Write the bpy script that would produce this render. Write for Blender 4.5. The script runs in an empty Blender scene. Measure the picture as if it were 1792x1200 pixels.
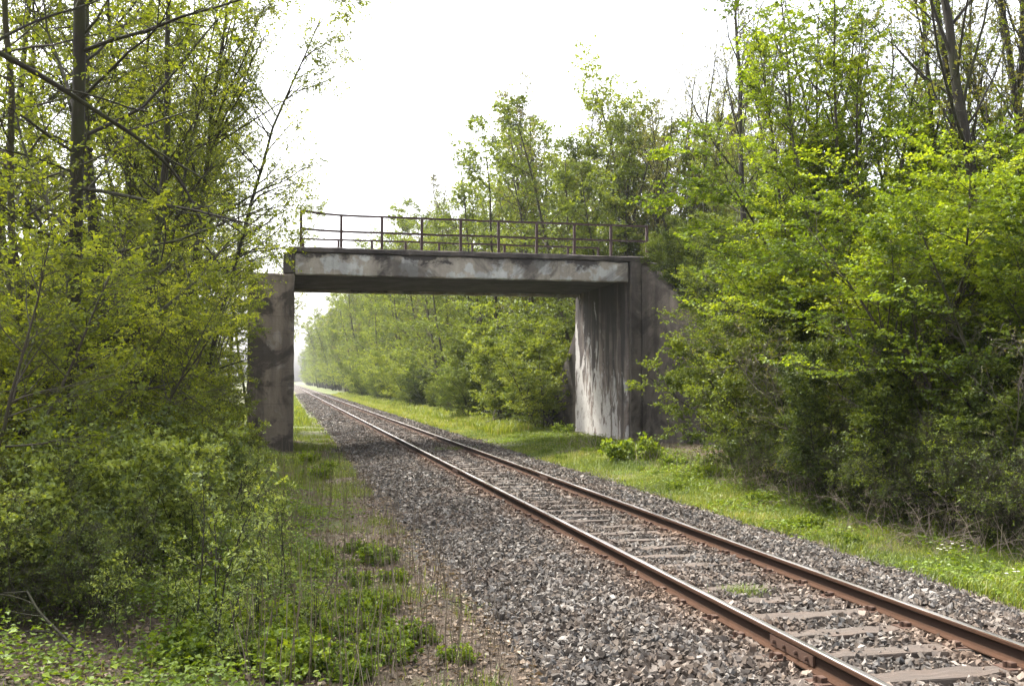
import bpy, bmesh, math, random
import numpy as np
from mathutils import Vector, Matrix
C = bpy.context.scene.collection
sc = bpy.context.scene
RAD = math.radians
F, PSI, CAMZ, Y0 = 1740.0, RAD(12.82), 2.255, 667.0
CP, SP = math.cos(PSI), math.sin(PSI)
XC = 4.42            # track centre line
RAILTOP = .37
YF, YB = 30.7, 36.6   # bridge front / back planes
XL, XR = .24, 10.9    # clear opening of the bridge

def at(px, d):
    lat = (px - 896) / F * d
    return lat * CP + d * SP, d * CP - lat * SP
def zat(py, d):
    return CAMZ + (Y0 - py) / F * d

# ---------------------------------------------------------------- ids
def tag(o, label=None, cat=None, group=None, kind=None):
    if label: o['label'] = label
    if cat: o['category'] = cat
    if group: o['group'] = group
    if kind: o['kind'] = kind
    return o
def thing(name, label, cat, loc=(0, 0, 0), rz=0, group=None):
    o = bpy.data.objects.new(name, None); C.objects.link(o)
    o.location = loc; o.rotation_euler = (0, 0, rz); o.empty_display_size = .2
    return tag(o, label, cat, group)
def link(name, me, parent=None):
    o = bpy.data.objects.new(name, me); C.objects.link(o)
    if parent: o.parent = parent
    return o
ORD = 'first second third fourth fifth sixth seventh eighth ninth tenth eleventh twelfth thirteenth fourteenth fifteenth sixteenth seventeenth eighteenth nineteenth twentieth'.split()
TEN = {20: 'twenty', 30: 'thirty', 40: 'forty', 50: 'fifty', 60: 'sixty', 70: 'seventy'}
def nth(i):
    if i < 20: return ORD[i]
    n = i + 1; t = n // 10 * 10
    return TEN[t] + ('-' + ORD[n - t - 1] if n > t else 'th').replace('yth', 'ieth')

# ---------------------------------------------------------------- node helpers
class N:
    def __init__(s, name):
        s.m = bpy.data.materials.new(name); s.m.use_nodes = True
        s.t = s.m.node_tree; s.t.nodes.clear()
        s.out = s.t.nodes.new('ShaderNodeOutputMaterial')
    def n(s, typ, **kw):
        nd = s.t.nodes.new('ShaderNode' + typ)
        for k, v in kw.items():
            if k[0] == '_': setattr(nd, k[1:], v)
            else: s.put(nd.inputs[k.replace('__', ' ')], v)
        return nd
    def put(s, sock, v):
        if isinstance(v, bpy.types.NodeSocket): s.t.links.new(v, sock)
        elif isinstance(v, tuple) and len(v) == 3 and sock.type == 'RGBA': sock.default_value = (*v, 1)
        else: sock.default_value = v
    def coords(s, which='Object', scale=(1, 1, 1), loc=(0, 0, 0)):
        tc = s.n('TexCoord'); mp = s.n('Mapping')
        s.put(mp.inputs['Vector'], tc.outputs[which]); mp.inputs['Scale'].default_value = scale; mp.inputs['Location'].default_value = loc
        return mp.outputs[0]
    def pos(s, scale=(1, 1, 1)):
        g = s.n('NewGeometry'); mp = s.n('Mapping')
        s.put(mp.inputs['Vector'], g.outputs['Position']); mp.inputs['Scale'].default_value = scale
        return mp.outputs[0]
    def noise(s, vec, scale, detail=4, rough=.55, dist=0):
        nd = s.n('TexNoise', Scale=scale, Detail=float(detail), Roughness=rough, Distortion=float(dist)); s.put(nd.inputs['Vector'], vec)
        return nd.outputs['Fac']
    def ramp(s, fac, *stops):
        r = s.n('ValToRGB'); s.put(r.inputs[0], fac)
        e = r.color_ramp.elements
        while len(e) < len(stops): e.new(.5)
        for el, (p, c) in zip(e, stops):
            el.position = p; el.color = (c, c, c, 1) if not isinstance(c, tuple) else (*c, 1)
        return r.outputs[0]
    def mix(s, fac, a, b, mode='MIX'):
        m = s.n('Mix', _data_type='RGBA', _blend_type=mode)
        s.put(m.inputs[0], fac); s.put(m.inputs[6], a); s.put(m.inputs[7], b)
        return m.outputs[2]
    def math(s, op, a, b=0.0):
        m = s.n('Math', _operation=op); s.put(m.inputs[0], a); s.put(m.inputs[1], b)
        return m.outputs[0]
    def attr(s, name):
        return s.n('Attribute', _attribute_name=name).outputs['Fac']
    def bump(s, h, strength=.5, dist=.02):
        b = s.n('Bump', Strength=strength, Distance=dist); s.put(b.inputs['Height'], h)
        return b.outputs[0]
    def surf(s, color, rough=.85, normal=None, metal=0.0, spec=.3):
        p = s.n('BsdfPrincipled', Roughness=rough, Metallic=metal)
        s.put(p.inputs['Base Color'], color); p.inputs['Specular IOR Level'].default_value = spec
        if normal is not None: s.put(p.inputs['Normal'], normal)
        s.t.links.new(p.outputs[0], s.out.inputs[0])
        return s.m

def leaf_mat(name, stops, trans=.45, gloss=.022, jitter=.5):
    b = N(name)
    a = b.attr('tint')
    oi = b.n('ObjectInfo').outputs['Random']
    f = b.math('ADD', a, b.math('MULTIPLY', b.math('SUBTRACT', oi, .5), jitter))
    col = b.ramp(f, *stops)
    d = b.n('BsdfDiffuse'); b.put(d.inputs[0], col)
    t = b.n('BsdfTranslucent'); b.put(t.inputs[0], b.mix(1.0, col, (1.35, 1.25, .55), 'MULTIPLY'))
    m = b.n('MixShader', Fac=trans); b.t.links.new(d.outputs[0], m.inputs[1]); b.t.links.new(t.outputs[0], m.inputs[2])
    g = b.n('BsdfGlossy', Roughness=.5); g.inputs[0].default_value = (.9, .95, .9, 1)
    m2 = b.n('MixShader', Fac=gloss)
    b.t.links.new(m.outputs[0], m2.inputs[1]); b.t.links.new(g.outputs[0], m2.inputs[2])
    b.t.links.new(m2.outputs[0], b.out.inputs[0])
    return b.m
def bark_mat(name, c0, c1, moss):
    b = N(name); v = b.coords('Object', (1, 1, .25))
    n1 = b.noise(v, 14, 5, .65); n2 = b.noise(b.coords(), 1.3, 3)
    col = b.mix(n1, c0, c1); col = b.mix(b.ramp(n2, (.42, 0.0), (.6, .8)), col, moss)
    return b.surf(col, .9, b.bump(n1, .8, .03))

def G(*c): return tuple(c)
M = {}
M['leaf_left'] = leaf_mat('leaf_spring_olive', ((0, (.055, .07, .006)), (.5, (.125, .165, .011)), (1, (.24, .28, .02))), .56)
M['leaf_maple'] = leaf_mat('leaf_maple_bright', ((0, (.062, .10, .006)), (.5, (.148, .215, .011)), (1, (.26, .32, .02))), .5)
M['leaf_dark'] = leaf_mat('leaf_shrub_deep', ((0, (.028, .046, .005)), (.5, (.07, .10, .008)), (1, (.14, .18, .014))), .4)
M['leaf_belt'] = leaf_mat('leaf_belt_green', ((0, (.062, .086, .011)), (.5, (.13, .175, .018)), (1, (.21, .255, .025))), .45, .03, .7)
M['leaf_olive'] = leaf_mat('leaf_unfolding_olive', ((0, (.07, .066, .022)), (.5, (.12, .12, .026)), (1, (.18, .185, .032))), .4, .03)
M['leaf_willow'] = leaf_mat('leaf_sapling_greygreen', ((0, (.07, .10, .010)), (.5, (.16, .21, .02)), (1, (.27, .32, .04))), .4, .05)
M['leaf_weed'] = leaf_mat('leaf_weed_fresh', ((0, (.045, .075, .006)), (.5, (.115, .172, .009)), (1, (.20, .26, .016))), .4)
M['grass'] = leaf_mat('grass_blade', ((0, (.05, .078, .008)), (.5, (.125, .17, .014)), (.85, (.23, .26, .03)), (1, (.33, .29, .12))), .35, .04, 0)
M['dry'] = leaf_mat('dry_stalk', ((0, (.08, .06, .042)), (.6, (.19, .15, .105)), (1, (.38, .32, .24))), .1, .02, 0)
M['litter'] = leaf_mat('litter_leaf', ((0, (.05, .034, .022)), (.5, (.14, .095, .062)), (1, (.3, .23, .17))), .15, .03, 0)
M['petal'] = leaf_mat('petal_white', ((0, (.7, .7, .66)), (1, (.8, .8, .78))), .3, .03, 0)
M['bark'] = bark_mat('bark_grey', (.022, .018, .013), (.085, .07, .05), (.05, .055, .02))
M['bark_dark'] = bark_mat('bark_dark', (.010, .009, .007), (.045, .037, .027), (.034, .037, .012))
M['bark_pale'] = bark_mat('bark_pale', (.05, .042, .034), (.15, .125, .1), (.09, .09, .04))
M['twig_dead'] = bark_mat('twig_dead', (.11, .085, .065), (.28, .23, .18), (.2, .16, .12))

# ---------------------------------------------------------------- numpy mesh builder
class MB:
    def __init__(s): s.v = []; s.f = []; s.mi = []; s.t = []; s.n = 0; s.sm = []
    def add(s, v, faces, mat=0, tint=None, smooth=False):
        v = np.asarray(v, np.float32).reshape(-1, 3); faces = np.asarray(faces, np.int32)
        s.v.append(v); s.f.append(faces + s.n); s.mi.append(np.full(len(faces), mat, np.int32))
        s.sm.append(np.full(len(faces), smooth, bool))
        s.t.append(np.full(len(v), .5, np.float32) if tint is None else np.asarray(tint, np.float32)); s.n += len(v)
    def mesh(s, name, mats):
        me = bpy.data.meshes.new(name)
        v = np.concatenate(s.v); me.vertices.add(len(v)); me.vertices.foreach_set('co', v.ravel())
        loops = np.concatenate([f.ravel() for f in s.f])
        tot = np.concatenate([np.full(len(f), f.shape[1], np.int32) for f in s.f])
        st = np.concatenate([[0], np.cumsum(tot)[:-1]]).astype(np.int32)
        me.loops.add(len(loops)); me.loops.foreach_set('vertex_index', loops.astype(np.int32))
        me.polygons.add(len(tot)); me.polygons.foreach_set('loop_start', st)
        me.polygons.foreach_set('material_index', np.concatenate(s.mi))
        me.polygons.foreach_set('use_smooth', np.concatenate(s.sm))
        for m in mats: me.materials.append(m)
        a = me.attributes.new('tint', 'FLOAT', 'POINT'); a.data.foreach_set('value', np.concatenate(s.t))
        me.update(calc_edges=True); me.validate()
        return me

def norm(a): return a / np.maximum(np.linalg.norm(a, axis=-1, keepdims=True), 1e-9)
def tubes(mb, pts, rad, sides, mat=0):
    B, P, _ = pts.shape
    T = np.empty_like(pts); T[:, 1:-1] = pts[:, 2:] - pts[:, :-2]; T[:, 0] = pts[:, 1] - pts[:, 0]; T[:, -1] = pts[:, -1] - pts[:, -2]
    T = norm(T)
    ref = np.where(np.abs(T[:, :1, 2:3]) > .8, np.array([1., 0, 0]), np.array([0, 0, 1.]))
    U = norm(np.cross(T, np.broadcast_to(ref, T.shape))); W = np.cross(T, U)
    a = np.arange(sides) * 2 * np.pi / sides
    ring = pts[:, :, None] + rad[:, :, None, None] * (np.cos(a)[None, None, :, None] * U[:, :, None] + np.sin(a)[None, None, :, None] * W[:, :, None])
    i = np.arange(B * P * sides).reshape(B, P, sides)
    q = np.stack([i[:, :-1], np.roll(i[:, :-1], -1, 2), np.roll(i[:, 1:], -1, 2), i[:, 1:]], -1).reshape(-1, 4)
    mb.add(ring, q, mat, smooth=True)
def leaves(mb, p, d, nrm, L, w, tint, mat=0):
    """one folded four-cornered leaf per point"""
    d = norm(d); nrm = norm(nrm - d * np.sum(nrm * d, -1, keepdims=True)); sd = np.cross(d, nrm)
    L = L[:, None]; w = w[:, None]
    v = np.stack([p, p + d * L * .45 + sd * w + nrm * w * .35, p + d * L - nrm * L * .12, p + d * L * .45 - sd * w + nrm * w * .35], 1)
    i = np.arange(len(p) * 4).reshape(-1, 4)
    mb.add(v, np.concatenate([i[:, [0, 1, 2]], i[:, [0, 2, 3]]]), mat, np.repeat(tint, 4))

def grow(rng, o, d, L, P, wob, up):
    B = len(o); pts = np.empty((B, P, 3)); pts[:, 0] = o; cur = norm(d); st = (L / (P - 1))[:, None]
    for k in range(1, P):
        cur = cur + rng.normal(0, wob, (B, 3)); cur[:, 2] += up; cur = norm(cur)
        pts[:, k] = pts[:, k - 1] + cur * st
    return pts
def spawn(rng, pts, n, t0, t1, ang, planar=0., angj=.25):
    B, P, _ = pts.shape
    t = (np.arange(n)[None] + rng.uniform(0, 1, (B, n))) / n * (t1 - t0) + t0
    k = np.clip((t * (P - 1)).astype(int), 0, P - 2); f = (t * (P - 1) - k)[..., None]
    b = np.arange(B)[:, None]
    a0 = pts[b, k]; a1 = pts[b, k + 1]; o = a0 + (a1 - a0) * f; T = norm(a1 - a0)
    r = norm(rng.normal(0, 1, (B, n, 3)))
    pl = np.cross(T, np.array([0, 0, 1.])) * np.where((np.arange(n) % 2)[None, :, None] > 0, 1, -1)
    r = norm(r * (1 - planar) + norm(pl + 1e-6) * planar * 1.2)
    r = norm(r - T * np.sum(r * T, -1, keepdims=True))
    an = RAD(ang) * (1 + rng.normal(0, angj, (B, n)))[..., None]
    d = np.cos(an) * T + np.sin(an) * r
    return o.reshape(-1, 3), d.reshape(-1, 3), t.ravel(), np.repeat(np.arange(B), n)

def tree_meshes(name, seed, H=15., stems=1, spread=.1, base=.0, r=.13, wob0=.05, n1=40, t0=.15, L1=3., taper1=.6, a1=60., up1=.03, P1=7,
                n2=8, L2=1.2, a2=50., n3=4, L3=.5, a3=45., planar=.5, nl=8, leaf=.05, lw=.33, leafmat='leaf_left', bark='bark', keep=1.,
                droop=0., lean=(0, 0), lightclump=.34, stemvar=.25, bare_top=0., bare_low=0., twigsides=3, twigr=.004, bend=0.):
    rng = np.random.default_rng(seed)
    wood, crown = MB(), MB()
    az = rng.uniform(0, 2 * np.pi, stems) if stems > 1 else np.zeros(1)
    az = np.arange(stems) * 2 * np.pi / stems + rng.normal(0, .5, stems)
    sp = spread * rng.uniform(.35, 1.25, stems)
    d0 = np.stack([np.cos(az) * sp + lean[0], np.sin(az) * sp + lean[1], np.ones(stems)], 1)
    o0 = np.stack([np.cos(az) * base, np.sin(az) * base, np.full(stems, -.15)], 1) * rng.uniform(.4, 1, (stems, 1))
    o0[:, 2] = -.15
    Ls = H * (1 - rng.uniform(0, stemvar, stems)); Ls[0] = H
    s0 = grow(rng, o0, d0, Ls, 14, wob0, bend)
    tt = np.linspace(0, 1, 14)
    r0 = r * (Ls / H)[:, None] * ((1 - tt) ** .75 * .94 + .06)[None]; r0[:, 0] *= 1.35
    tubes(wood, s0, r0, 8)
    o, d, t, pi = spawn(rng, s0, n1, t0, .985, a1, 0)
    Lb = L1 * (1 - taper1 * (t - t0) / (1 - t0)) * rng.uniform(.55, 1.15, len(t)) * (Ls[pi] / H)
    b1 = grow(rng, o, d, Lb, P1, .09, up1)
    rb = np.minimum(np.interp(t, tt, r0[0]) * .55, .0085 * Lb + .004)
    rr1 = rb[:, None] * (np.linspace(1, .18, P1) ** .8)[None]
    tubes(wood, b1, rr1, 5)
    o2, d2, t2, p2 = spawn(rng, b1, n2, .18, 1, a2, planar)
    L2_ = L2 * (1 - .55 * t2) * rng.uniform(.5, 1.2, len(t2)) * (Lb[p2] / L1) ** .6
    b2 = grow(rng, o2, d2, L2_, 5, .1, up1 * .6 - droop)
    rr2 = np.maximum(rb[p2] * .35, twigr)[:, None] * np.linspace(1, .3, 5)[None]
    tubes(wood, b2, rr2, twigsides)
    o3, d3, t3, p3 = spawn(rng, b2, n3, .2, 1, a3, planar)
    L3_ = L3 * rng.uniform(.5, 1.25, len(t3)) * (L2_[p3] / L2) ** .4
    b3 = grow(rng, o3, d3, L3_, 4, .1, .02 - droop)
    tubes(crown, b3, np.full((len(b3), 1), twigr * .7) * np.linspace(1, .5, 4)[None], 3, 1)
    ht = b3[:, 1, 2] / H
    live = rng.uniform(0, 1, len(b3)) < keep
    if bare_top: live &= rng.uniform(0, 1, len(b3)) > np.clip((ht - .45) / .5, 0, 1) * bare_top
    if bare_low: live &= rng.uniform(0, 1, len(b3)) > np.clip((.3 - ht) / .3, 0, 1) * bare_low
    clump = rng.normal(0, lightclump, len(b1))
    cl = clump[p2][p3] + rng.normal(0, .10, len(b3))
    bl = b3[live]; cl = cl[live]
    if nl and len(bl):
        p, dd, t, q = spawn(rng, bl, nl, .15, 1.02, 55., planar * .7)
        nrm = rng.normal(0, .55, p.shape) + np.array([0, 0, 1.])
        dd = dd + rng.normal(0, .25, p.shape); dd[:, 2] -= .12
        L = leaf * rng.uniform(.4, 1.4, len(p))
        tint = np.clip(.5 + cl[q] + rng.normal(0, .16, len(p)), 0.02, .98)
        leaves(crown, p, dd, nrm, L, L * lw, tint, 0)
    return wood.mesh(name + '_wood', [M[bark]]), crown.mesh(name + '_leaves', [M[leafmat], M[bark]])

PRO = {}
def proto(key, *a, **k): PRO[key] = tree_meshes(key, *a, **k)
# woods on the left of the track
proto('left_tall_a', 11, H=15, r=.10, wob0=.022, n1=58, t0=.10, L1=3.2, a1=64, n2=8, L2=1.3, n3=6, L3=.55, nl=9, leaf=.052, leafmat='leaf_left', bark='bark_dark', keep=.85, planar=.6)
proto('left_tall_b', 12, H=14, r=.12, stems=2, spread=.12, n1=40, t0=.14, L1=2.8, a1=56, n2=8, L2=1.2, n3=6, L3=.5, nl=8, leaf=.052, leafmat='leaf_left', bark='bark_dark', keep=.85, planar=.5)
proto('left_thin', 13, H=11, r=.065, wob0=.07, n1=40, t0=.1, L1=2.2, a1=62, n2=7, L2=.95, n3=5, L3=.45, nl=7, leaf=.062, leafmat='leaf_left', bark='bark', keep=.9, planar=.6)
proto('left_high', 16, H=14, stems=3, spread=.1, base=.3, r=.075, wob0=.05, n1=34, t0=.36, L1=3.0, taper1=.45, a1=55, n2=9, L2=1.25, n3=6, L3=.5, nl=9, leaf=.052, leafmat='leaf_left', bark='bark_dark', keep=.85, planar=.4)
proto('left_under', 14, H=5, stems=5, spread=.4, base=.25, r=.032, wob0=.08, n1=22, t0=.08, L1=1.7, a1=55, n2=7, L2=.75, n3=5, L3=.36, nl=7, leaf=.05, leafmat='leaf_left', bark='bark', keep=.85, planar=.65)
proto('left_bush', 15, H=2.6, stems=9, spread=.6, base=.3, r=.018, wob0=.1, n1=16, t0=.1, L1=.95, a1=50, n2=6, L2=.5, n3=4, L3=.28, nl=7, leaf=.05, leafmat='leaf_left', bark='bark', keep=.95, planar=.5)
# right-hand side
proto('maple', 21, H=10.5, stems=9, spread=.17, base=.4, r=.06, wob0=.045, n1=24, t0=.1, L1=2.5, taper1=.5, a1=36, up1=.035, n2=8, L2=1.05, n3=6, L3=.42, nl=9, leaf=.06, lw=.42, leafmat='leaf_maple', bark='bark', keep=.8, planar=.75, bare_top=.6)
proto('maple_low', 22, H=6.2, stems=6, spread=.36, base=.3, r=.05, wob0=.06, n1=22, t0=.2, L1=2.5, taper1=.5, a1=52, up1=.025, n2=8, L2=1.0, n3=6, L3=.42, nl=9, leaf=.062, lw=.42, leafmat='leaf_maple', bark='bark', keep=.92, planar=.8)
proto('shrub_dark', 23, H=4.2, stems=10, spread=.45, base=.4, r=.03, wob0=.09, n1=18, t0=.06, L1=1.5, a1=52, n2=7, L2=.7, n3=5, L3=.34, nl=8, leaf=.062, lw=.36, leafmat='leaf_dark', bark='bark_dark', keep=.95, planar=.55)
proto('shrub_high', 27, H=5.6, stems=7, spread=.3, base=.4, r=.04, wob0=.07, n1=18, t0=.42, L1=2.0, taper1=.45, a1=58, n2=8, L2=.85, n3=5, L3=.38, nl=8, leaf=.06, lw=.38, leafmat='leaf_dark', bark='bark_dark', keep=.92, planar=.6)
proto('thicket', 24, H=3.0, stems=14, spread=.6, base=.5, r=.016, wob0=.13, n1=14, t0=.1, L1=1.2, a1=55, n2=6, L2=.55, n3=4, L3=.3, nl=6, leaf=.05, leafmat='leaf_dark', bark='bark', keep=.35, planar=.3)
proto('pole_a', 25, H=15, stems=3, spread=.13, base=.2, r=.10, wob0=.04, n1=30, t0=.3, L1=3.2, taper1=.6, a1=28, up1=.05, n2=7, L2=1.15, a2=35, n3=5, L3=.4, nl=5, leaf=.062, leafmat='leaf_olive', bark='bark_dark', keep=.6, planar=.2)
proto('pole_b', 26, H=14, stems=1, r=.12, wob0=.05, n1=36, t0=.28, L1=3.4, taper1=.6, a1=36, up1=.05, n2=7, L2=1.1, a2=38, n3=5, L3=.42, nl=5, leaf=.062, leafmat='leaf_olive', bark='bark_dark', keep=.55, planar=.2)
# belt beyond the bridge
proto('belt_a', 31, H=15, stems=4, spread=.2, base=.5, r=.12, n1=32, t0=.05, L1=3.8, taper1=.6, a1=55, n2=8, L2=1.5, n3=5, L3=.65, nl=6, leaf=.13, lw=.42, leafmat='leaf_belt', bark='bark', keep=.85, planar=.6, lightclump=.22)
proto('belt_b', 32, H=16, stems=2, spread=.14, base=.4, r=.13, n1=52, t0=.06, L1=3.6, taper1=.6, a1=50, up1=.04, n2=8, L2=1.4, n3=5, L3=.65, nl=5, leaf=.125, lw=.4, leafmat='leaf_belt', bark='bark', keep=.7, planar=.5, lightclump=.25)
proto('belt_c', 33, H=16, stems=3, spread=.13, base=.4, r=.12, n1=34, t0=.2, L1=3.6, taper1=.6, a1=34, up1=.05, n2=8, L2=1.3, a2=38, n3=4, L3=.55, nl=5, leaf=.10, leafmat='leaf_olive', bark='bark_pale', keep=.7, planar=.25)
proto('belt_shrub', 34, H=5.2, stems=7, spread=.5, base=.5, r=.04, n1=20, t0=.05, L1=1.9, a1=55, n2=7, L2=.9, n3=4, L3=.45, nl=7, leaf=.10, lw=.4, leafmat='leaf_belt', bark='bark', keep=.9, planar=.6)
# low plants
proto('bare_sapling', 45, H=4.2, stems=3, spread=.28, base=.15, r=.022, wob0=.08, n1=14, t0=.15, L1=1.1, taper1=.5, a1=45, n2=5, L2=.5, n3=3, L3=.28, nl=3, leaf=.04, leafmat='leaf_olive', bark='bark_pale', keep=.3, planar=.2, twigr=.003)
proto('left_fresh', 46, H=2.3, stems=6, spread=.5, base=.25, r=.015, wob0=.09, n1=13, t0=.15, L1=.8, a1=52, n2=5, L2=.42, n3=3, L3=.24, nl=6, leaf=.058, lw=.36, leafmat='leaf_willow', bark='bark_dark', keep=.85, planar=.5, twigr=.0025)
proto('sapling', 41, H=2.0, stems=4, spread=.25, base=.12, r=.011, wob0=.06, n1=15, t0=.2, L1=.52, taper1=.5, a1=45, n2=4, L2=.24, n3=2, L3=.13, nl=5, leaf=.042, lw=.27, leafmat='leaf_willow', bark='bark_dark', keep=.65, planar=.3, twigr=.0018)
proto('sapling_sparse', 42, H=1.7, stems=3, spread=.22, base=.08, r=.01, wob0=.07, n1=10, t0=.3, L1=.45, taper1=.5, a1=45, n2=4, L2=.2, n3=2, L3=.12, nl=4, leaf=.042, lw=.27, leafmat='leaf_willow', bark='bark_dark', keep=.8, planar=.3, twigr=.0018)
proto('weed', 43, H=.55, stems=16, spread=.7, base=.18, r=.006, wob0=.1, n1=8, t0=.15, L1=.18, taper1=.3, a1=55, n2=2, L2=.09, n3=2, L3=.07, nl=4, leaf=.055, lw=.42, leafmat='leaf_weed', bark='bark', keep=1, planar=.3, twigr=.0015)
proto('tangle', 44, H=2.2, stems=12, spread=.9, base=.4, r=.014, wob0=.2, n1=6, t0=.25, L1=.8, taper1=.4, a1=50, n2=4, L2=.35, n3=2, L3=.2, nl=0, leaf=.05, leafmat='litter', bark='twig_dead', planar=.1, up1=-.05, twigr=.0045, bend=-.07)

# ---------------------------------------------------------------- terrain
def sstep(a, b, x):
    t = np.clip((x - a) / (b - a), 0, 1); return t * t * (3 - 2 * t)
def vnoise(x, y, s, seed=0):
    rng = np.random.default_rng(seed); tb = rng.uniform(-1, 1, (64, 64))
    u, v = np.asarray(x) * s, np.asarray(y) * s; i, j = np.floor(u).astype(int), np.floor(v).astype(int); f, g = u - i, v - j
    f, g = f * f * (3 - 2 * f), g * g * (3 - 2 * g)
    q = lambda a, b: tb[a % 64, b % 64]
    return (q(i, j) * (1 - f) + q(i + 1, j) * f) * (1 - g) + (q(i, j + 1) * (1 - f) + q(i + 1, j + 1) * f) * g
def gz(x, y):
    x = np.asarray(x, float); y = np.asarray(y, float)
    z = np.full(np.broadcast(x, y).shape, .06)
    z = z + sstep(6.7, 10.5, x) * .26 + sstep(1.2, -2.5, x) * .22
    z = z + (vnoise(x, y, .5, 3) * .06 + vnoise(x, y, 1.7, 4) * .025) * np.clip((np.abs(x - XC) - 2.3) / 1.2, 0, 1)
    return z
def bz(x, y):
    """ballast surface"""
    a = np.abs(np.asarray(x, float) - XC)
    z = .205 - .16 * sstep(1.45, 2.75, a)
    return z + vnoise(x, y, 1.1, 6) * .015 + vnoise(x, y, 3.1, 7) * .008 - .03 * sstep(.3, 0, a)

def grid(name, xs, ys, zf, mat, smooth=True):
    X, Y = np.meshgrid(xs, ys, indexing='ij'); Z = zf(X, Y)
    i = np.arange(X.size).reshape(X.shape)
    q = np.stack([i[:-1, :-1], i[1:, :-1], i[1:, 1:], i[:-1, 1:]], -1).reshape(-1, 4)
    mb = MB(); mb.add(np.stack([X, Y, Z], -1), q, 0, smooth=smooth)
    return link(name, mb.mesh(name, [mat]))
# ground
b = N('ground_soil'); p = b.pos()
n1 = b.noise(p, .9, 5, .6); n2 = b.noise(p, 7, 6, .7); n3 = b.noise(p, 42, 4, .7)
soil = b.mix(n2, (.035, .024, .016), (.12, .088, .06)); soil = b.mix(b.ramp(n3, (.45, 0.0), (.75, .8)), soil, (.2, .15, .11))
green = b.mix(n2, (.045, .075, .012), (.11, .16, .022))
sx = b.n('SeparateXYZ'); b.put(sx.inputs[0], p)
mx = b.n('MapRange'); b.put(mx.inputs[0], sx.outputs[0]); mx.inputs[1].default_value = 6.4; mx.inputs[2].default_value = 7.2
mx2 = b.n('MapRange'); b.put(mx2.inputs[0], sx.outputs[0]); mx2.inputs[1].default_value = 11.0; mx2.inputs[2].default_value = 9.6
gm = b.math('MULTIPLY', b.math('MULTIPLY', mx.outputs[0], mx2.outputs[0]), b.ramp(n1, (.38, .1), (.56, 1.0)))
my = b.n('MapRange'); b.put(my.inputs[0], sx.outputs[1]); my.inputs[1].default_value = 20; my.inputs[2].default_value = 34
gm = b.math('MAXIMUM', gm, b.math('MULTIPLY', my.outputs[0], b.ramp(n1, (.42, .15), (.6, .75))))
gm = b.math('MAXIMUM', gm, b.ramp(n1, (.52, 0.0), (.66, .7)))
M['ground'] = b.surf(b.mix(gm, soil, green), .95, b.bump(b.math('ADD', n2, n3), .9, .05))
xs = np.concatenate([[-900, -400, -150, -70, -40, -25], np.arange(-16, 26, .5), [30, 40, 70, 150, 400, 900]])
ys = np.concatenate([[-200, -60, -20], np.arange(-6, 60, .5), np.arange(60, 160, 4), [180, 250, 400, 700, 1200, 2500]])
tag(grid('ground', xs, ys, gz, M['ground']), kind='structure')
# track bed
b = N('ballast_bed'); p = b.pos()
vo = b.n('TexVoronoi', Scale=17.0); b.put(vo.inputs['Vector'], p)
n2 = b.noise(p, 1.2, 5, .65); n3 = b.noise(p, 30, 3)
col = b.ramp(b.n('SeparateColor', Color=vo.outputs['Color']).outputs[0], (0, (.024, .02, .016)), (.5, (.052, .042, .034)), (1, (.095, .082, .07)))
col = b.mix(b.ramp(n2, (.42, 0.0), (.68, .75)), col, (.075, .05, .034))
M['bed'] = b.surf(col, .95, b.bump(b.math('MULTIPLY', vo.outputs['Distance'], -1.0), 1.0, .05))
def bedz(x, y):
    a = np.abs(x - XC)
    return np.where(a > 2.95, gz(x, y) - .08, bz(x, y) - .012)
xs = XC + np.array([-2.98, -2.95, -2.6, -2.2, -1.8, -1.45, -1.1, -.7, -.35, 0, .35, .7, 1.1, 1.45, 1.8, 2.2, 2.6, 2.95, 3.3])
ys = np.concatenate([np.arange(-6, 70, .4), np.arange(70, 200, 4), np.arange(200, 1200, 50)])
tag(grid('trackbed', xs, ys, bedz, M['bed']), kind='structure')

# ---------------------------------------------------------------- ballast stones
ICOV = np.array([(x, y, z) for x in (-1, 1) for y in (-1, 1) for z in (-1, 1)], float) * .72
ICOF = np.array([(0, 1, 3), (0, 3, 2), (4, 6, 7), (4, 7, 5), (0, 4, 5), (0, 5, 1), (2, 3, 7), (2, 7, 6), (0, 2, 6), (0, 6, 4), (1, 5, 7), (1, 7, 3)])
def stones(rng, pos, size):
    n = len(pos); k = len(ICOV)
    v = (ICOV[None] * rng.uniform(.35, 1.35, (n, k, 1)) + rng.normal(0, .16, (n, k, 3))) * rng.uniform(.5, 1.3, (n, 3))[:, None]
    q = rng.normal(0, 1, (n, 4)); q /= np.linalg.norm(q, axis=1, keepdims=True); w, x, y, z = q.T
    R = np.stack([1 - 2 * (y * y + z * z), 2 * (x * y - w * z), 2 * (x * z + w * y), 2 * (x * y + w * z), 1 - 2 * (x * x + z * z), 2 * (y * z - w * x),
                  2 * (x * z - w * y), 2 * (y * z + w * x), 1 - 2 * (x * x + y * y)], -1).reshape(n, 3, 3)
    v = np.einsum('nij,nkj->nki', R, v) * size[:, None, None] + pos[:, None]
    f = (ICOF[None] + (np.arange(n) * k)[:, None, None]).reshape(-1, 3)
    return v.reshape(-1, 3), f, np.repeat(rng.uniform(0, 1, n), k)
def inview(x, y, m=1.2):
    d = y * CP + x * SP; lat = x * CP - y * SP
    return (d > 4.5) & (np.abs(lat) < .515 * d + m)
SLEEP = .605; Y_S0 = 6.21
b = N('ballast_stone'); t = b.attr('tint')
n1 = b.noise(b.pos(), 60, 3); n2 = b.noise(b.pos(), .8, 4, .6)
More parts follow.
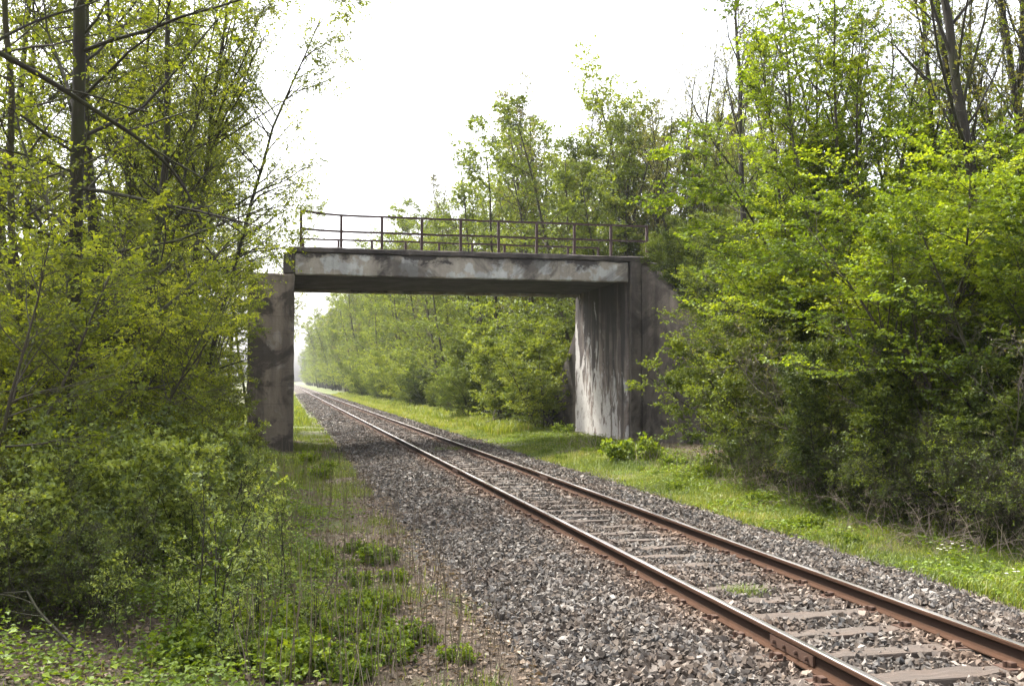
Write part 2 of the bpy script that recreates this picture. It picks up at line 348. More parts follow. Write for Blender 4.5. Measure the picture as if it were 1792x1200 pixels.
col = b.ramp(t, (0, (.034, .030, .026)), (.3, (.085, .074, .062)), (.5, (.125, .098, .074)), (.65, (.078, .080, .080)), (.85, (.20, .178, .152)), (1, (.31, .29, .262)))
col = b.mix(b.math('MULTIPLY', n1, .5), col, (.07, .055, .045))
sx = b.n('SeparateXYZ'); b.put(sx.inputs[0], b.pos())
dr = b.math('ABSOLUTE', b.math('SUBTRACT', b.math('ABSOLUTE', b.math('SUBTRACT', sx.outputs[0], XC)), .7525))
near = b.math('MULTIPLY', b.ramp(dr, (.06, 1.0), (.5, 0.0)), b.ramp(n2, (.36, .25), (.6, .9)))
col = b.mix(near, col, b.mix(t, (.075, .045, .028), (.24, .165, .115)))
col = b.mix(b.ramp(n2, (.5, 0.0), (.7, .45)), col, (.12, .08, .055))
M['stone'] = b.surf(col, .9, spec=.25)
rng = np.random.default_rng(5)
BURY = rng.uniform(-.22, .2, 200)
mb = MB()
for (ya, yb, dens, s0) in ((3.5, 14, 660, .0245), (14, 26, 340, .029), (26, 50, 130, .034), (50, 90, 45, .045), (90, 170, 18, .06)):
    n = int((yb - ya) * 6.0 * dens); x = XC + rng.uniform(-3.05, 2.95, n); y = rng.uniform(ya, yb, n)
    a = np.abs(x - XC); ph = np.abs(((y - Y_S0) / SLEEP + .5) % 1 - .5) * SLEEP     # distance to a sleeper's centre line
    edge = rng.uniform(0, 1, n) < np.clip((3.0 + vnoise(x, y, .7, 9) * .35 - a) / .45, 0.0, 1)
    onsl = (a < 1.32) & (ph < .115); rail = (np.abs(a - .7525) < .075)
    k = inview(x, y) & edge & ~rail & (~onsl | (rng.uniform(0, 1, n) < BURY[np.clip(np.round((y - Y_S0) / SLEEP).astype(int) + 8, 0, 199)] + .25 * (vnoise(x, y, 1.4, 12) > .15) + .6 * (a > .9)))
    x, y = x[k], y[k]; s = s0 * rng.uniform(.6, 1.35, len(x)) * np.where(onsl[k], .8, 1)
    z = bz(x, y) + s * .15 + np.where(onsl[k], .022, 0) + rng.uniform(-.006, .014, len(x))
    v, f, tt = stones(rng, np.stack([x, y, z], 1), s); mb.add(v, f, 0, tt)
tag(link('ballast_gravel', mb.mesh('ballast_gravel', [M['stone']])), 'grey and brown crushed stone ballast around the rails', 'ballast', kind='stuff')

# ---------------------------------------------------------------- sleepers
b = N('weathered_timber'); v = b.coords('Object', (1.2, 14, 14)); oi = b.n('ObjectInfo').outputs['Random']
n1 = b.noise(v, 2.2, 6, .7, .4); n2 = b.noise(b.coords(), 3, 3)
col = b.mix(n1, (.036, .029, .024), (.15, .122, .10)); col = b.mix(b.ramp(n2, (.45, 0.0), (.7, .6)), col, (.11, .075, .055))
col = b.mix(b.math('MULTIPLY', oi, .45), col, (.07, .055, .045))
M['timber'] = b.surf(col, .9, b.bump(n1, 1.0, .02))
b = N('rusty_steel'); n1 = b.noise(b.pos(), 9, 5, .7); n2 = b.noise(b.pos((1, .3, 1)), 40, 3)
col = b.mix(n1, (.020, .011, .007), (.060, .030, .017)); col = b.mix(b.math('MULTIPLY', n2, .3), col, (.10, .05, .028))
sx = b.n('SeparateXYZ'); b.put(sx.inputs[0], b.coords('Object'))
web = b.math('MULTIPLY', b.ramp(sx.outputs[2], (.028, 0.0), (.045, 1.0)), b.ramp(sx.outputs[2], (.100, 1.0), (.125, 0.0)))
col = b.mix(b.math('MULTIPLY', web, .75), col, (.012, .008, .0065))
M['rust'] = b.surf(col, .9, b.bump(n2, .35, .006), spec=.12)
b = N('rusty_fastening'); n1 = b.noise(b.pos(), 20, 4, .7)
M['rustfix'] = b.surf(b.mix(n1, (.032, .018, .012), (.095, .05, .032)), .85, b.bump(n1, .5, .01))
b = N('worn_railhead'); n1 = b.noise(b.pos((6, .25, 1)), 4, 4, .6)
M['shine'] = b.surf(b.mix(n1, (.26, .23, .215), (.6, .58, .57)), b.ramp(n1, (.3, .22), (.7, .38)), metal=.9, spec=.5)

def bm_box(bm, x0, x1, y0, y1, z0, z1, seg=1):
    vs = [bm.verts.new((x, y, z)) for x in (x0, x1) for y in (y0, y1) for z in (z0, z1)]
    for f in ((0, 1, 3, 2), (4, 6, 7, 5), (0, 4, 5, 1), (2, 3, 7, 6), (0, 2, 6, 4), (1, 5, 7, 3)): bm.faces.new([vs[i] for i in f])
    return vs
def bm_mesh(bm, name, mats, bevel=0, jit=0, sub=0, smooth=False, seed=0):
    bmesh.ops.recalc_face_normals(bm, faces=bm.faces)
    if bevel: bmesh.ops.bevel(bm, geom=bm.edges[:], offset=bevel, segments=2, affect='EDGES', clamp_overlap=True)
    if sub: bmesh.ops.subdivide_edges(bm, edges=bm.edges[:], cuts=sub, use_grid_fill=True)
    if jit:
        r = random.Random(seed)
        for v in bm.verts: v.co += Vector((r.uniform(-1, 1), r.uniform(-1, 1), r.uniform(-1, 1))) * jit
    me = bpy.data.meshes.new(name); bm.to_mesh(me); bm.free()
    for m in mats: me.materials.append(m)
    if smooth:
        for f in me.polygons: f.use_smooth = True
    return me
rs = random.Random(3)
SL = []
for k in range(4):
    bm = bmesh.new(); bm_box(bm, -1.3, 1.3, -.11, .11, -.1, .0)
    bmesh.ops.subdivide_edges(bm, edges=[e for e in bm.edges if abs(e.verts[0].co.x - e.verts[1].co.x) > 1], cuts=18)
    for v in bm.verts:
        v.co.y += rs.uniform(-.017, .017) + .014 * math.sin(v.co.x * 3 + k); v.co.z += rs.uniform(-.012, .006)
        if abs(v.co.x) > 1.2: v.co.z -= .015
    SL.append(bm_mesh(bm, 'sleeper', [M['timber']], bevel=.006))
bm = bmesh.new(); bm_box(bm, -.17, .17, -.085, .085, 0, .018)
for sx_ in (-1, 1):
    bm_box(bm, sx_ * .085 - .025, sx_ * .085 + .025, -.035, .035, .018, .05)
    bmesh.ops.create_cone(bm, cap_ends=True, segments=8, radius1=.018, radius2=.016, depth=.05, matrix=Matrix.Translation((sx_ * .135, .0, .035)))
PLATE = bm_mesh(bm, 'tie_plate', [M['rustfix']], bevel=.003)
n_sl = 150
for i in range(-3, n_sl):
    y = Y_S0 + i * SLEEP
    s = link('railway_sleeper', SL[rs.randrange(4)])
    s.location = (XC + rs.uniform(-.03, .03), y + rs.uniform(-.025, .025), .216); s.rotation_euler = (0, 0, rs.uniform(-.015, .015) + (math.pi if rs.random() < .5 else 0))
    tag(s, 'weathered grey timber sleeper lying in the ballast under both rails', 'sleeper', 'timber sleepers under the rails')
    if i < 45:
        for sx_ in (-1, 1):
            pl = link('tie_plate', PLATE, s); pl.location = (sx_ * .7525, 0, -.014)
# rails
prof = [(-.0625, 0), (.0625, 0), (.0625, .010), (.024, .022), (.0085, .040), (.0075, .100), (.017, .112), (.0335, .120), (.0335, .143), (.028, .150), (.016, .153), (-.016, .153), (-.028, .150), (-.0335, .143), (-.0335, .120), (-.017, .112), (-.0075, .100), (-.0085, .040), (-.024, .022), (-.0625, .010)]
def rail(x, label):
    ysr = np.concatenate([np.arange(-3, 120, 1.5), np.arange(120, 1100, 20)])
    P = np.array(prof); v = np.zeros((len(ysr), len(P), 3)); v[:, :, 0] = P[None, :, 0]; v[:, :, 2] = P[None, :, 1]; v[:, :, 1] = ysr[:, None]
    v[:, :, 0] += (np.sin(ysr * .35 + x) * .004)[:, None]
    i = np.arange(v.shape[0] * v.shape[1]).reshape(v.shape[:2])
    top, side = MB(), None
    mb = MB(); j = np.arange(len(P)); jn = np.roll(j, -1)
    q = np.stack([i[:-1][:, j], i[:-1][:, jn], i[1:][:, jn], i[1:][:, j]], -1)
    istop = np.isin(j, [9, 10, 11])
    mb.add(v, q[:, ~istop].reshape(-1, 4), 0); me_f = q[:, istop].reshape(-1, 4)
    mb.f.append(me_f.astype(np.int32)); mb.mi.append(np.ones(len(me_f), np.int32)); mb.sm.append(np.zeros(len(me_f), bool))
    o = link('rail', mb.mesh('rail', [M['rust'], M['shine']])); o.location = (x, 0, RAILTOP - .153)
    return tag(o, label, 'rail', 'pair of running rails')
r1 = rail(XC - .7525, 'rusty steel rail on the side of the thin free-standing pier')
r2 = rail(XC + .7525, 'rusty steel rail with shiny top beside the grass verge')
bm = bmesh.new()
for sx_ in (-1, 1):
    bm_box(bm, sx_ * .022 - .011, sx_ * .022 + .011, -.32, .32, .03, .108)
    for yy in (-.24, -.09, .09, .24):
        bmesh.ops.create_cone(bm, cap_ends=True, segments=6, radius1=.017, radius2=.017, depth=.03, matrix=Matrix.Translation((sx_ * .042, yy, .07)) @ Matrix.Rotation(math.pi / 2, 4, 'Y'))
JB = bm_mesh(bm, 'joint_bar', [M['rustfix']], bevel=.003)
for r_, yy in ((r1, 6.75), (r1, 21.6), (r2, 19.7), (r2, 34.7)):
    j = link('joint_bar', JB, r_); j.location = (0, yy, 0)

# ---------------------------------------------------------------- bridge
ZS = 5.50             # soffit
ZT = 6.33             # deck top
def concrete(name, base, stain, pale, streak=.6, big=.5, lime=0., palet=.66, bs=.55, top=0., board=0.):
    b = N(name); g = b.n('NewGeometry').outputs['Position']
    mp = b.n('Mapping'); b.put(mp.inputs[0], g); mp.inputs['Scale'].default_value = (1.7, 1.7, .16)
    st = b.noise(mp.outputs[0], 1.3, 6, .62, .3)
    big_ = b.noise(g, bs, 6, .66, .8); fine = b.noise(g, 14, 6, .7); spall = b.noise(g, 1.7, 5, .6)
    col = b.mix(fine, tuple(c * .75 for c in base), tuple(min(1, c * 1.25) for c in base))
    col = b.mix(b.ramp(spall, (palet - .06, 0.0), (palet, .85)), col, pale)
    col = b.mix(b.math('MULTIPLY', b.ramp(st, (.38, 0.0), (.62, 1.0)), streak), col, stain)
    col = b.mix(b.math('MULTIPLY', b.ramp(big_, (.47, 0.0), (.56, 1.0)), big), col, tuple(c * .8 for c in stain))
    sz = b.n('SeparateXYZ'); b.put(sz.inputs[0], g)
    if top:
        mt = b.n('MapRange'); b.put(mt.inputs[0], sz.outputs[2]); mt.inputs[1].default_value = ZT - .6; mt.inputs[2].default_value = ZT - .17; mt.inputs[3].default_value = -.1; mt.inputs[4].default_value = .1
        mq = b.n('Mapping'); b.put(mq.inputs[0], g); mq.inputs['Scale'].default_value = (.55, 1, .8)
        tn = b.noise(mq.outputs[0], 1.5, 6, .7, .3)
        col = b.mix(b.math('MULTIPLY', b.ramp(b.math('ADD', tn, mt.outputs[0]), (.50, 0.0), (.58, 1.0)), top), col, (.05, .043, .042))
    if board:
        fr = b.math('FRACT', b.math('MULTIPLY', b.math('ADD', sz.outputs[2], b.math('MULTIPLY', fine, .015)), 1.9))
        col = b.mix(b.math('MULTIPLY', b.ramp(fr, (0.0, 1.0), (.05, 0.0)), board), col, (.05, .043, .038))
    if lime:
        mp2 = b.n('Mapping'); b.put(mp2.inputs[0], g); mp2.inputs['Scale'].default_value = (1, 1.5, .55); mp2.inputs['Location'].default_value = (0, .4, .2)
        lm = b.noise(mp2.outputs[0], 1.15, 6, .68, .5)
        sx = b.n('SeparateXYZ'); b.put(sx.inputs[0], g)
        my = b.n('MapRange'); b.put(my.inputs[0], sx.outputs[1]); my.inputs[1].default_value = 30.5; my.inputs[2].default_value = 36.5; my.inputs[3].default_value = -.13; my.inputs[4].default_value = .05
        mz = b.n('MapRange'); b.put(mz.inputs[0], sx.outputs[2]); mz.inputs[1].default_value = 5.5; mz.inputs[2].default_value = .5; mz.inputs[3].default_value = -.14; mz.inputs[4].default_value = .1
        v = b.math('ADD', b.math('ADD', lm, my.outputs[0]), mz.outputs[0])
        
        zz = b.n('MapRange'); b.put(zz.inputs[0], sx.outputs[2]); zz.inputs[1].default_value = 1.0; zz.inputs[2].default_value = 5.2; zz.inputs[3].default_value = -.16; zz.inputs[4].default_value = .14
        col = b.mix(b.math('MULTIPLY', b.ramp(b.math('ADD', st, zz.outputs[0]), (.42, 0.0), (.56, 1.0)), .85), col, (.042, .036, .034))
        col = b.mix(b.math('MULTIPLY', b.math('MULTIPLY', b.ramp(v, (.485, 0.0), (.525, 1.0)), b.ramp(b.noise(g, 2.6, 6, .75), (.34, .35), (.46, 1.0))), lime), col, b.mix(fine, (.3, .28, .265), (.56, .54, .52)))
    h = b.math('ADD', b.math('MULTIPLY', fine, .5), spall)
    return b.surf(col, .92, b.bump(h, .7, .04), spec=.2)
M['con_pier'] = concrete('concrete_pier', (.235, .19, .15), (.05, .043, .038), (.32, .28, .24), .6, .75, bs=.8, board=.45)
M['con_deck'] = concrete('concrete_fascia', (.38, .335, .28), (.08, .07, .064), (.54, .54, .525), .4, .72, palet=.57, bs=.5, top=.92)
M['con_cap'] = concrete('concrete_coping', (.10, .085, .075), (.04, .034, .034), (.17, .15, .13), .6, .6)
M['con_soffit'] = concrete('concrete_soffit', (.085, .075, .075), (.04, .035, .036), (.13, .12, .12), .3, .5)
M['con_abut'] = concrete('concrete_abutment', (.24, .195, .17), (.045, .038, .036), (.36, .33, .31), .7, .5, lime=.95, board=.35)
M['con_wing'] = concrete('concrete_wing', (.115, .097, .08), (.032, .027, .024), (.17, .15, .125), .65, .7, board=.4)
b = N('railing_rust'); n1 = b.noise(b.pos(), 12, 4, .7)
M['rail_paint'] = b.surf(b.mix(n1, (.03, .018, .018), (.085, .05, .045)), .75, b.bump(n1, .4, .01))

BR = thing('railway_overbridge', 'old stained concrete bridge with rusty railings spanning the single track', 'bridge', (0, YF, 0))
def rough_block(name, mat, boxes, parent, cut=.35, jit=.012, bev=.03, seed=1):
    """concrete block: chamfered, with slightly uneven faces and chipped edges"""
    bm = bmesh.new()
    for bx in boxes: bm_box(bm, *bx)
    bmesh.ops.recalc_face_normals(bm, faces=bm.faces)
    bmesh.ops.bevel(bm, geom=bm.edges[:], offset=bev, segments=1, affect='EDGES', clamp_overlap=True)
    for ax in range(3):
        lo = min(v.co[ax] for v in bm.verts); hi = max(v.co[ax] for v in bm.verts)
        k = int((hi - lo) / cut)
        for i in range(1, k + 1):
            pc = Vector((0, 0, 0)); pc[ax] = lo + (hi - lo) * i / (k + 1); no = Vector((0, 0, 0)); no[ax] = 1
            bmesh.ops.bisect_plane(bm, geom=bm.verts[:] + bm.edges[:] + bm.faces[:], plane_co=pc, plane_no=no)
    r = random.Random(seed)
    for v in bm.verts: v.co += Vector((r.uniform(-1, 1), r.uniform(-1, 1), r.uniform(-1, 1))) * jit
    bmesh.ops.triangulate(bm, faces=bm.faces)
    o = link(name, bm_mesh(bm, name, [mat]), parent); o.location = (0, -YF if parent else 0, 0)
    return o
XRB = XR
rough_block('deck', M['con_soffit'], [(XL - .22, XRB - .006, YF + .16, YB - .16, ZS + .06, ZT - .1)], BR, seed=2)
rough_block('fascia_beam', M['con_deck'], [(XL + .01, XRB - .01, YF, YF + .155, ZS - .02, ZT - .175)], BR, .3, .012, .035, 3)
rough_block('fascia_beam', M['con_deck'], [(XL + .01, XRB - .01, YB - .155, YB, ZS - .04, ZT - .175)], BR, .3, .012, .035, 4)
rough_block('coping', M['con_cap'], [(XL - .2, XRB + .7, YF - .06, YF + .42, ZT - .172, ZT)], BR, .3, .014, .03, 5)
rough_block('coping', M['con_cap'], [(XL - .2, XRB + .7, YB - .42, YB + .06, ZT - .172, ZT)], BR, .3, .014, .03, 6)
rough_block('end_block', M['con_cap'], [(XL - .33, XL, YF + .03, YB - .03, ZS + .003, ZT - .175)], BR, .3, .014, .03, 7)
rough_block('pier', M['con_pier'], [(-1.12, XL, YF + .01, YB + .3, -.4, ZS)], BR, .35, .014, .04, 8)
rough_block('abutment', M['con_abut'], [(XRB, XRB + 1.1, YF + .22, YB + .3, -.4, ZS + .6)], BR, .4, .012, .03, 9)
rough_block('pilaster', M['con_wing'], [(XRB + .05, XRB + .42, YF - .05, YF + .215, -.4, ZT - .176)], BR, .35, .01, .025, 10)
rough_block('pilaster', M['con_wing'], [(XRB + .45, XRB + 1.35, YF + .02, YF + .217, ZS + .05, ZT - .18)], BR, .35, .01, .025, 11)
def wing(name, a, bpt, z0, z1, th, mat, seed):
    """retaining wall whose top slopes from z0 at a to z1 at b"""
    a = Vector((*a, 0)); bpt = Vector((*bpt, 0)); t = (bpt - a).normalized(); n = Vector((-t.y, t.x, 0)) * th
    bm = bmesh.new(); K = 12; rows = []
    for i in range(K + 1):
        p = a.lerp(bpt, i / K); z = z0 + (z1 - z0) * i / K
        rows.append([[bm.verts.new(q + Vector((0, 0, -.4 + (z + .4) * j / 8))) for j in range(9)] for q in (p, p + n)])
    for i in range(K):
        for j in range(8):
            for s in (0, 1): bm.faces.new([rows[i][s][j], rows[i + 1][s][j], rows[i + 1][s][j + 1], rows[i][s][j + 1]])
        bm.faces.new([rows[i][0][8], rows[i + 1][0][8], rows[i + 1][1][8], rows[i][1][8]])
    for e in (0, K):
        for j in range(8): bm.faces.new([rows[e][0][j], rows[e][0][j + 1], rows[e][1][j + 1], rows[e][1][j]])
    r = random.Random(seed)
    for v in bm.verts: v.co += Vector((r.uniform(-1, 1), r.uniform(-1, 1), r.uniform(-1, 1))) * .012
    o = link(name, bm_mesh(bm, name, [mat]), BR); o.location = (0, -YF, 0)
    return o
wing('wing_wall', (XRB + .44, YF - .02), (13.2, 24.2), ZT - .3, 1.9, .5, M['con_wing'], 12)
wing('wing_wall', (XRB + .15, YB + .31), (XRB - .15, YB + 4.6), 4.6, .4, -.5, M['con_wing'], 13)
# railings
def bar(bm, p, q, w, h):
    p, q = Vector(p), Vector(q); d = (q - p).normalized(); up = Vector((0, 0, 1)) if abs(d.z) < .8 else Vector((0, 1, 0))
    s = d.cross(up).normalized() * w / 2; u = s.cross(d).normalized() * h / 2
    vs = [[bm.verts.new(e + a * s + c * u) for a, c in ((-1, -1), (1, -1), (1, 1), (-1, 1))] for e in (p, q)]
    for i in range(4): bm.faces.new([vs[0][i], vs[0][(i + 1) % 4], vs[1][(i + 1) % 4], vs[1][i]])
    bm.faces.new(vs[0]); bm.faces.new(vs[1])
def railing(y, xs_, h, bent):
    rr = random.Random(int(y)); bm = bmesh.new()
    zs = [ZT + h + (bent if i == 0 else rr.uniform(-.008, .008)) for i in range(len(xs_))]
    top = thing('railing', None, None, (0, -YF, 0)); top.parent = BR
    for f_, nm in ((1.0, 'handrail'), (.5, 'middle_rail')):
        bm = bmesh.new()
        for i in range(len(xs_) - 1):
            z0, z1 = (ZT + (z - ZT) * f_ - (.02 if f_ == 1 else 0) for z in zs[i:i + 2])
            mid = ((xs_[i] + xs_[i + 1]) / 2, y + rr.uniform(-.01, .01), (z0 + z1) / 2 - rr.uniform(0, .02))
            bar(bm, (xs_[i], y, z0), mid, .06, .06); bar(bm, mid, (xs_[i + 1], y, z1), .06, .06)
        bmesh.ops.remove_doubles(bm, verts=bm.verts[:], dist=.02)
        link(nm, bm_mesh(bm, nm, [M['rail_paint']]), top)
    for x, z in zip(xs_, zs):
        bm = bmesh.new(); dx = rr.uniform(-.012, .012)
        bar(bm, (x, y, ZT - .12), (x + dx, y, z), .08, .08)
        link('post', bm_mesh(bm, 'post', [M['rail_paint']]), top)
railing(YF + .12, [.42, 1.63, 2.87, 4.11, 5.35, 6.58, 7.82, 9.08, 10.33, 11.57], 1.04, .1)
railing(YB - .12, [.58, 1.82, 3.05, 4.28, 5.53, 6.78, 8.02, 9.26, 10.5, 11.7], 1.08, .0)

# road embankment behind the right-hand abutment
def emb_x(y): return np.where(y < YF, XRB + .7 + np.clip((YF - y) / (YF - 24.2), 0, 1.4) * 1.95, np.where(y > YB, XRB + .75, XRB + .9))
def emb_z(y): return np.clip(np.minimum(ZT - .25, np.minimum((y - 21.7) * .65, (41.3 - y) * .95)), -.5, 99)
ye = np.concatenate([np.arange(20, YF, .6), [YF + .1], np.arange(YF + .6, YB, .6), [YB + .3], np.arange(YB + .9, 50, .6)])
u = np.array([0, .6, 1.2, 2, 3, 4.5, 6, 9, 14, 20, 32])
Xe = emb_x(ye)[None] + u[:, None] * np.ones_like(ye)[None]; Ye = np.ones_like(u)[:, None] * ye[None]
Ze = gz(Xe, Ye) * 0 + emb_z(Ye) + vnoise(Xe, Ye, .8, 15) * .15
i = np.arange(Xe.size).reshape(Xe.shape)
mb = MB(); mb.add(np.stack([Xe, Ye, Ze], -1), np.stack([i[:-1, :-1], i[1:, :-1], i[1:, 1:], i[:-1, 1:]], -1).reshape(-1, 4), smooth=True)
tag(link('embankment', mb.mesh('embankment', [M['ground']])), kind='structure')
def surfz(x, y):
    z = float(gz(x, y))
    if x > float(emb_x(np.array(y))): z = max(z, float(emb_z(np.array(y))))
    return z

# ---------------------------------------------------------------- planting
SKY = ((530, 600), (560, 560), (610, 515), (690, 400), (740, 366), (810, 342), (870, 248), (1000, 150), (1100, 105), (1200, 40), (1300, 10), (1400, -10), (1800, -60))
HT = dict(belt_a=15, belt_b=16, belt_c=16, pole_a=15, pole_b=14)
def sky_scale(key, x, y, lo=.5, hi=1.35):
    d = y * CP + x * SP; px = 896 + F * (x * CP - y * SP) / d
    yt = np.interp(px, [a for a, _ in SKY], [b_ for _, b_ in SKY])
    return min(hi, max(lo, (zat(yt, d) - surfz(x, y)) / HT[key]))
PARTS = {'tree': ('trunk', 'crown'), 'shrub': ('stems', 'foliage')}
prnd = random.Random(77)
def plant(name, key, x, y, s=1., label='', cat='tree', group=None, rz=None, sz=None, tilt=(0, 0), z=None, kind='tree'):
    t = thing(name, label, cat, (x, y, surfz(x, y) if z is None else z), random.Random(round(x * 131) * 7919 + round(y * 37)).uniform(0, 6.28) if rz is None else rz, group)
    t.rotation_euler = (tilt[0], tilt[1], t.rotation_euler[2])
    t.scale = (s, s, s * (sz or 1))
    w, c = PRO[key]; a, b_ = PARTS[kind]
    link(a, w, t); link(b_, c, t)
    return t
def lp(px, d): return at(px, d)

# --- trees of the left wood, hand placed: (px of the trunk, distance, kind, scale, label)
LW = [
 (122, 12.0, 'left_tall_a', 1.0, 1.0, 'thick dark trunked spring tree, the stoutest of the left wood'),
 (78, 15.5, 'left_thin', 1.1, 1.1, 'thin dark tree left of the stoutest trunk in the left wood'),
 (228, 15.0, 'left_tall_b', .9, 1.05, 'twin stemmed olive tree right of the stoutest trunk in the left wood'),
 (215, 20.0, 'left_tall_a', .85, 1.05, 'dark slender tree midway between the stoutest trunk and the pier'),
 (270, 19.0, 'left_high', .9, 1.1, 'high crowned spring tree in the right half of the left wood'),
 (290, 24.0, 'left_high', .95, 1.0, 'high crowned tree just left of the free-standing pier'),
 (396, 42.0, 'left_tall_a', .85, .95, 'sparse tree behind the pier top with twigs reaching over the bridge end'),
 (450, 44.0, 'left_high', .9, 1.0, 'olive tree standing behind the pier and the left end of the deck'),
 (40, 12.5, 'left_thin', .95, 1.0, 'thin leafy tree between the stoutest trunk and the left edge of the photo'),
 (300, 30.0, 'left_tall_b', 1.0, 1.05, 'tall twin stemmed tree deep in the left wood'),
 (20, 20.0, 'left_tall_b', 1.0, 1.0, 'twin stemmed tree at the left edge of the photo behind the thin one'),
 (322, 20.5, 'left_high', .95, 1.0, 'three stemmed tree with high airy crown nearest to the bridge on the left'),
 (300, 27.0, 'left_high', .95, 1.0, 'airy tree beside the pier with its crown above the bridge end'),
]
GL = 'spring trees of the wood left of the track'
for px, d, k, s, sz, lab in LW:
    x, y = at(px, d); plant('wood_tree', k, x, y, s, lab, 'tree', GL, sz=sz)
# understorey
UN = [(10, 11.5, .8), (-85, 9.3, .9), (95, 12.3, .6), (150, 15.0, .85), (-90, 12.0, .9), (60, 17.5, 1.0), (215, 19.0, 1.0), (285, 24.0, 1.1), (298, 29.0, 1.1), (170, 25.0, 1.2), (-20, 20.0, 1.2), (250, 32.0, 1.3), (288, 20.0, .9), (235, 16.0, .85), (185, 13.5, .75), (310, 33.0, 1.2)]  # nearest one, mostly past the left frame edge, is added to shade the foreground
for i, (px, d, s) in enumerate(UN):
    x, y = at(px, d); plant('understorey_tree', 'left_under', x, y, s, f'many-stemmed leafy understorey tree in the left wood, {nth(i)} of the thicket', 'tree', 'understorey trees of the left wood')
rl = random.Random(8)
LB = [(-40, 10.6, .5), (215, 13.0, .55), (300, 13.5, .65), (260, 15.0, .75), (350, 17.0, .8), (90, 13.0, .8), (300, 20.0, 1.0), (180, 17.0, .9), (305, 22.0, .85), (325, 26.5, .85), (30, 19.0, 1.1)]
for i, (px, d, s) in enumerate(LB):
    x, y = at(px, d); plant('leafy_bush', 'left_bush', x, y, s, f'leafy green bush at the foot of the left wood, {nth(i)} of them', 'bush', 'bushes at the foot of the left wood', kind='shrub')
FR = [(45, 8.9, .8), (125, 9.4, .75), (210, 10.0, .85), (-15, 8.2, .6), (285, 10.8, .8), (330, 12.6, .85), (165, 8.5, .45)]
for i, (px, d, s) in enumerate(FR):
    x, y = at(px, d); plant('fresh_bush', 'left_fresh', x, y, s, f'fresh green open bush in the left foreground, {nth(i)} of the group', 'bush', 'fresh bushes in the left foreground', kind='shrub')
# saplings in the left foreground
SPL = [(372, 7.9, .84, 'sapling', 'tallest upright sapling with grey-green leaves at the left foreground'), (452, 8.6, .62, 'sapling_sparse', 'grey-green sapling right of the tallest one'),
       (495, 9.8, .66, 'sapling', 'bushy sapling with pale leaves beside the dry stems'), (300, 7.9, .5, 'sapling_sparse', 'small sapling left of the tallest one'),
       (425, 11.0, .72, 'sapling', 'leafy sapling in front of the free-standing pier'), (475, 13.0, .45, 'sapling', 'sapling at the foot of the free-standing pier'),
       (225, 7.8, .5, 'sapling_sparse', 'low sparse sapling over bare soil at left'), (545, 8.6, .4, 'sapling', 'short sapling nearest the ballast'), (420, 7.3, .4, 'sapling', 'short leafy sapling at the bottom edge of the photo'),
       (330, 10.4, .8, 'sapling_sparse', 'sapling half hidden behind the tallest one'), (452, 15.5, .6, 'sapling', 'farthest sapling before the pier'), (392, 13.5, .85, 'sapling', 'sapling at the edge of the bushes left of the pier')]
for px, d, s, k, lab in SPL:
    x, y = at(px, d); plant('sapling', k, x, y, s, lab, 'sapling', 'saplings in the left foreground', kind='shrub')

# --- right-hand side
RT = [
 ('maple_tree', 'maple', 1455, 19.0, 1.05, 1.0, 'tall bright yellow-green maple with many upright stems on the right'),
 ('maple_tree', 'maple_low', 1520, 18.0, .95, 1.0, 'wide low sunlit maple leaning out towards the bridge'),
 ('maple_tree', 'maple_low', 1600, 16.5, .95, 1.0, 'bright low maple with drooping sprays right of the tall maple'),
 ('maple_tree', 'maple_low', 1760, 14.0, .85, 1.0, 'bright low maple at the right edge of the photo'),
 ('maple_tree', 'maple', 1640, 22.0, .95, .95, 'upright maple behind the low ones near the right edge'),
 ('maple_tree', 'maple_low', 1545, 21.0, 1.2, 1.1, 'large spreading maple in the second row on the right'),
 ('maple_tree', 'maple_low', 1860, 16.0, 1.0, 1.1, 'bright maple partly beyond the right edge of the photo'),
 ('pole_tree', 'pole_b', 1762, 17.5, 1.1, 1.05, 'stout dark trunked tree near the top right corner'),
 ('pole_tree', 'pole_a', 1700, 21.0, 1.05, 1.05, 'many stemmed dark tree left of the stout one at top right'),
 ('pole_tree', 'pole_b', 1322, 29.0, .98, 1.0, 'bare forked tree standing against the sky left of the tall maple'),
 ('pole_tree', 'pole_a', 1850, 20.0, 1.1, 1.1, 'olive leaved tree cut by the right edge of the photo'),
]
for nm, k, px, d, s, sz, lab in RT:
    x, y = at(px, d); plant(nm, k, x, y, s, lab, 'tree', 'trees right of the track before the bridge', sz=sz)
PT = [(1010, 52), (1060, 47), (1105, 43), (1140, 49), (1175, 41), (1215, 44), (1250, 38), (1280, 42), (1390, 34), (1440, 30), (1500, 33), (1560, 30), (1620, 36), (1680, 29), (1740, 33), (1800, 27), (1350, 40), (960, 57), (1130, 56), (1230, 52)]
for i, (px, d) in enumerate(PT):
    x, y = at(px, d); k = ['pole_a', 'pole_b'][i % 2]
    plant('pole_tree', k, x, y, sky_scale(k, x, y) * prnd.uniform(.86, 1.03), f'tall thin olive-leaved tree behind the right bank, {nth(i)} of the stand', 'tree', 'thin tall trees behind the right bank')
FT = [(1075, 52, 215), (1130, 49, 200), (1165, 45, 235), (1205, 47, 190), (1238, 40, 225), (1275, 37, 200), (1305, 34, 235), (1340, 36, 215), (1100, 44, 270), (1290, 41, 170)]
for i, (px, d, yt) in enumerate(FT):
    x, y = at(px, d); k = ['belt_b', 'belt_c', 'belt_a'][i % 3]
    plant('belt_tree', k, x, y, (zat(yt, d) - surfz(x, y)) / HT[k], f'mid-green tree rising over the embankment right of the deck, {nth(i)} of the group', 'tree', 'green trees over the embankment')
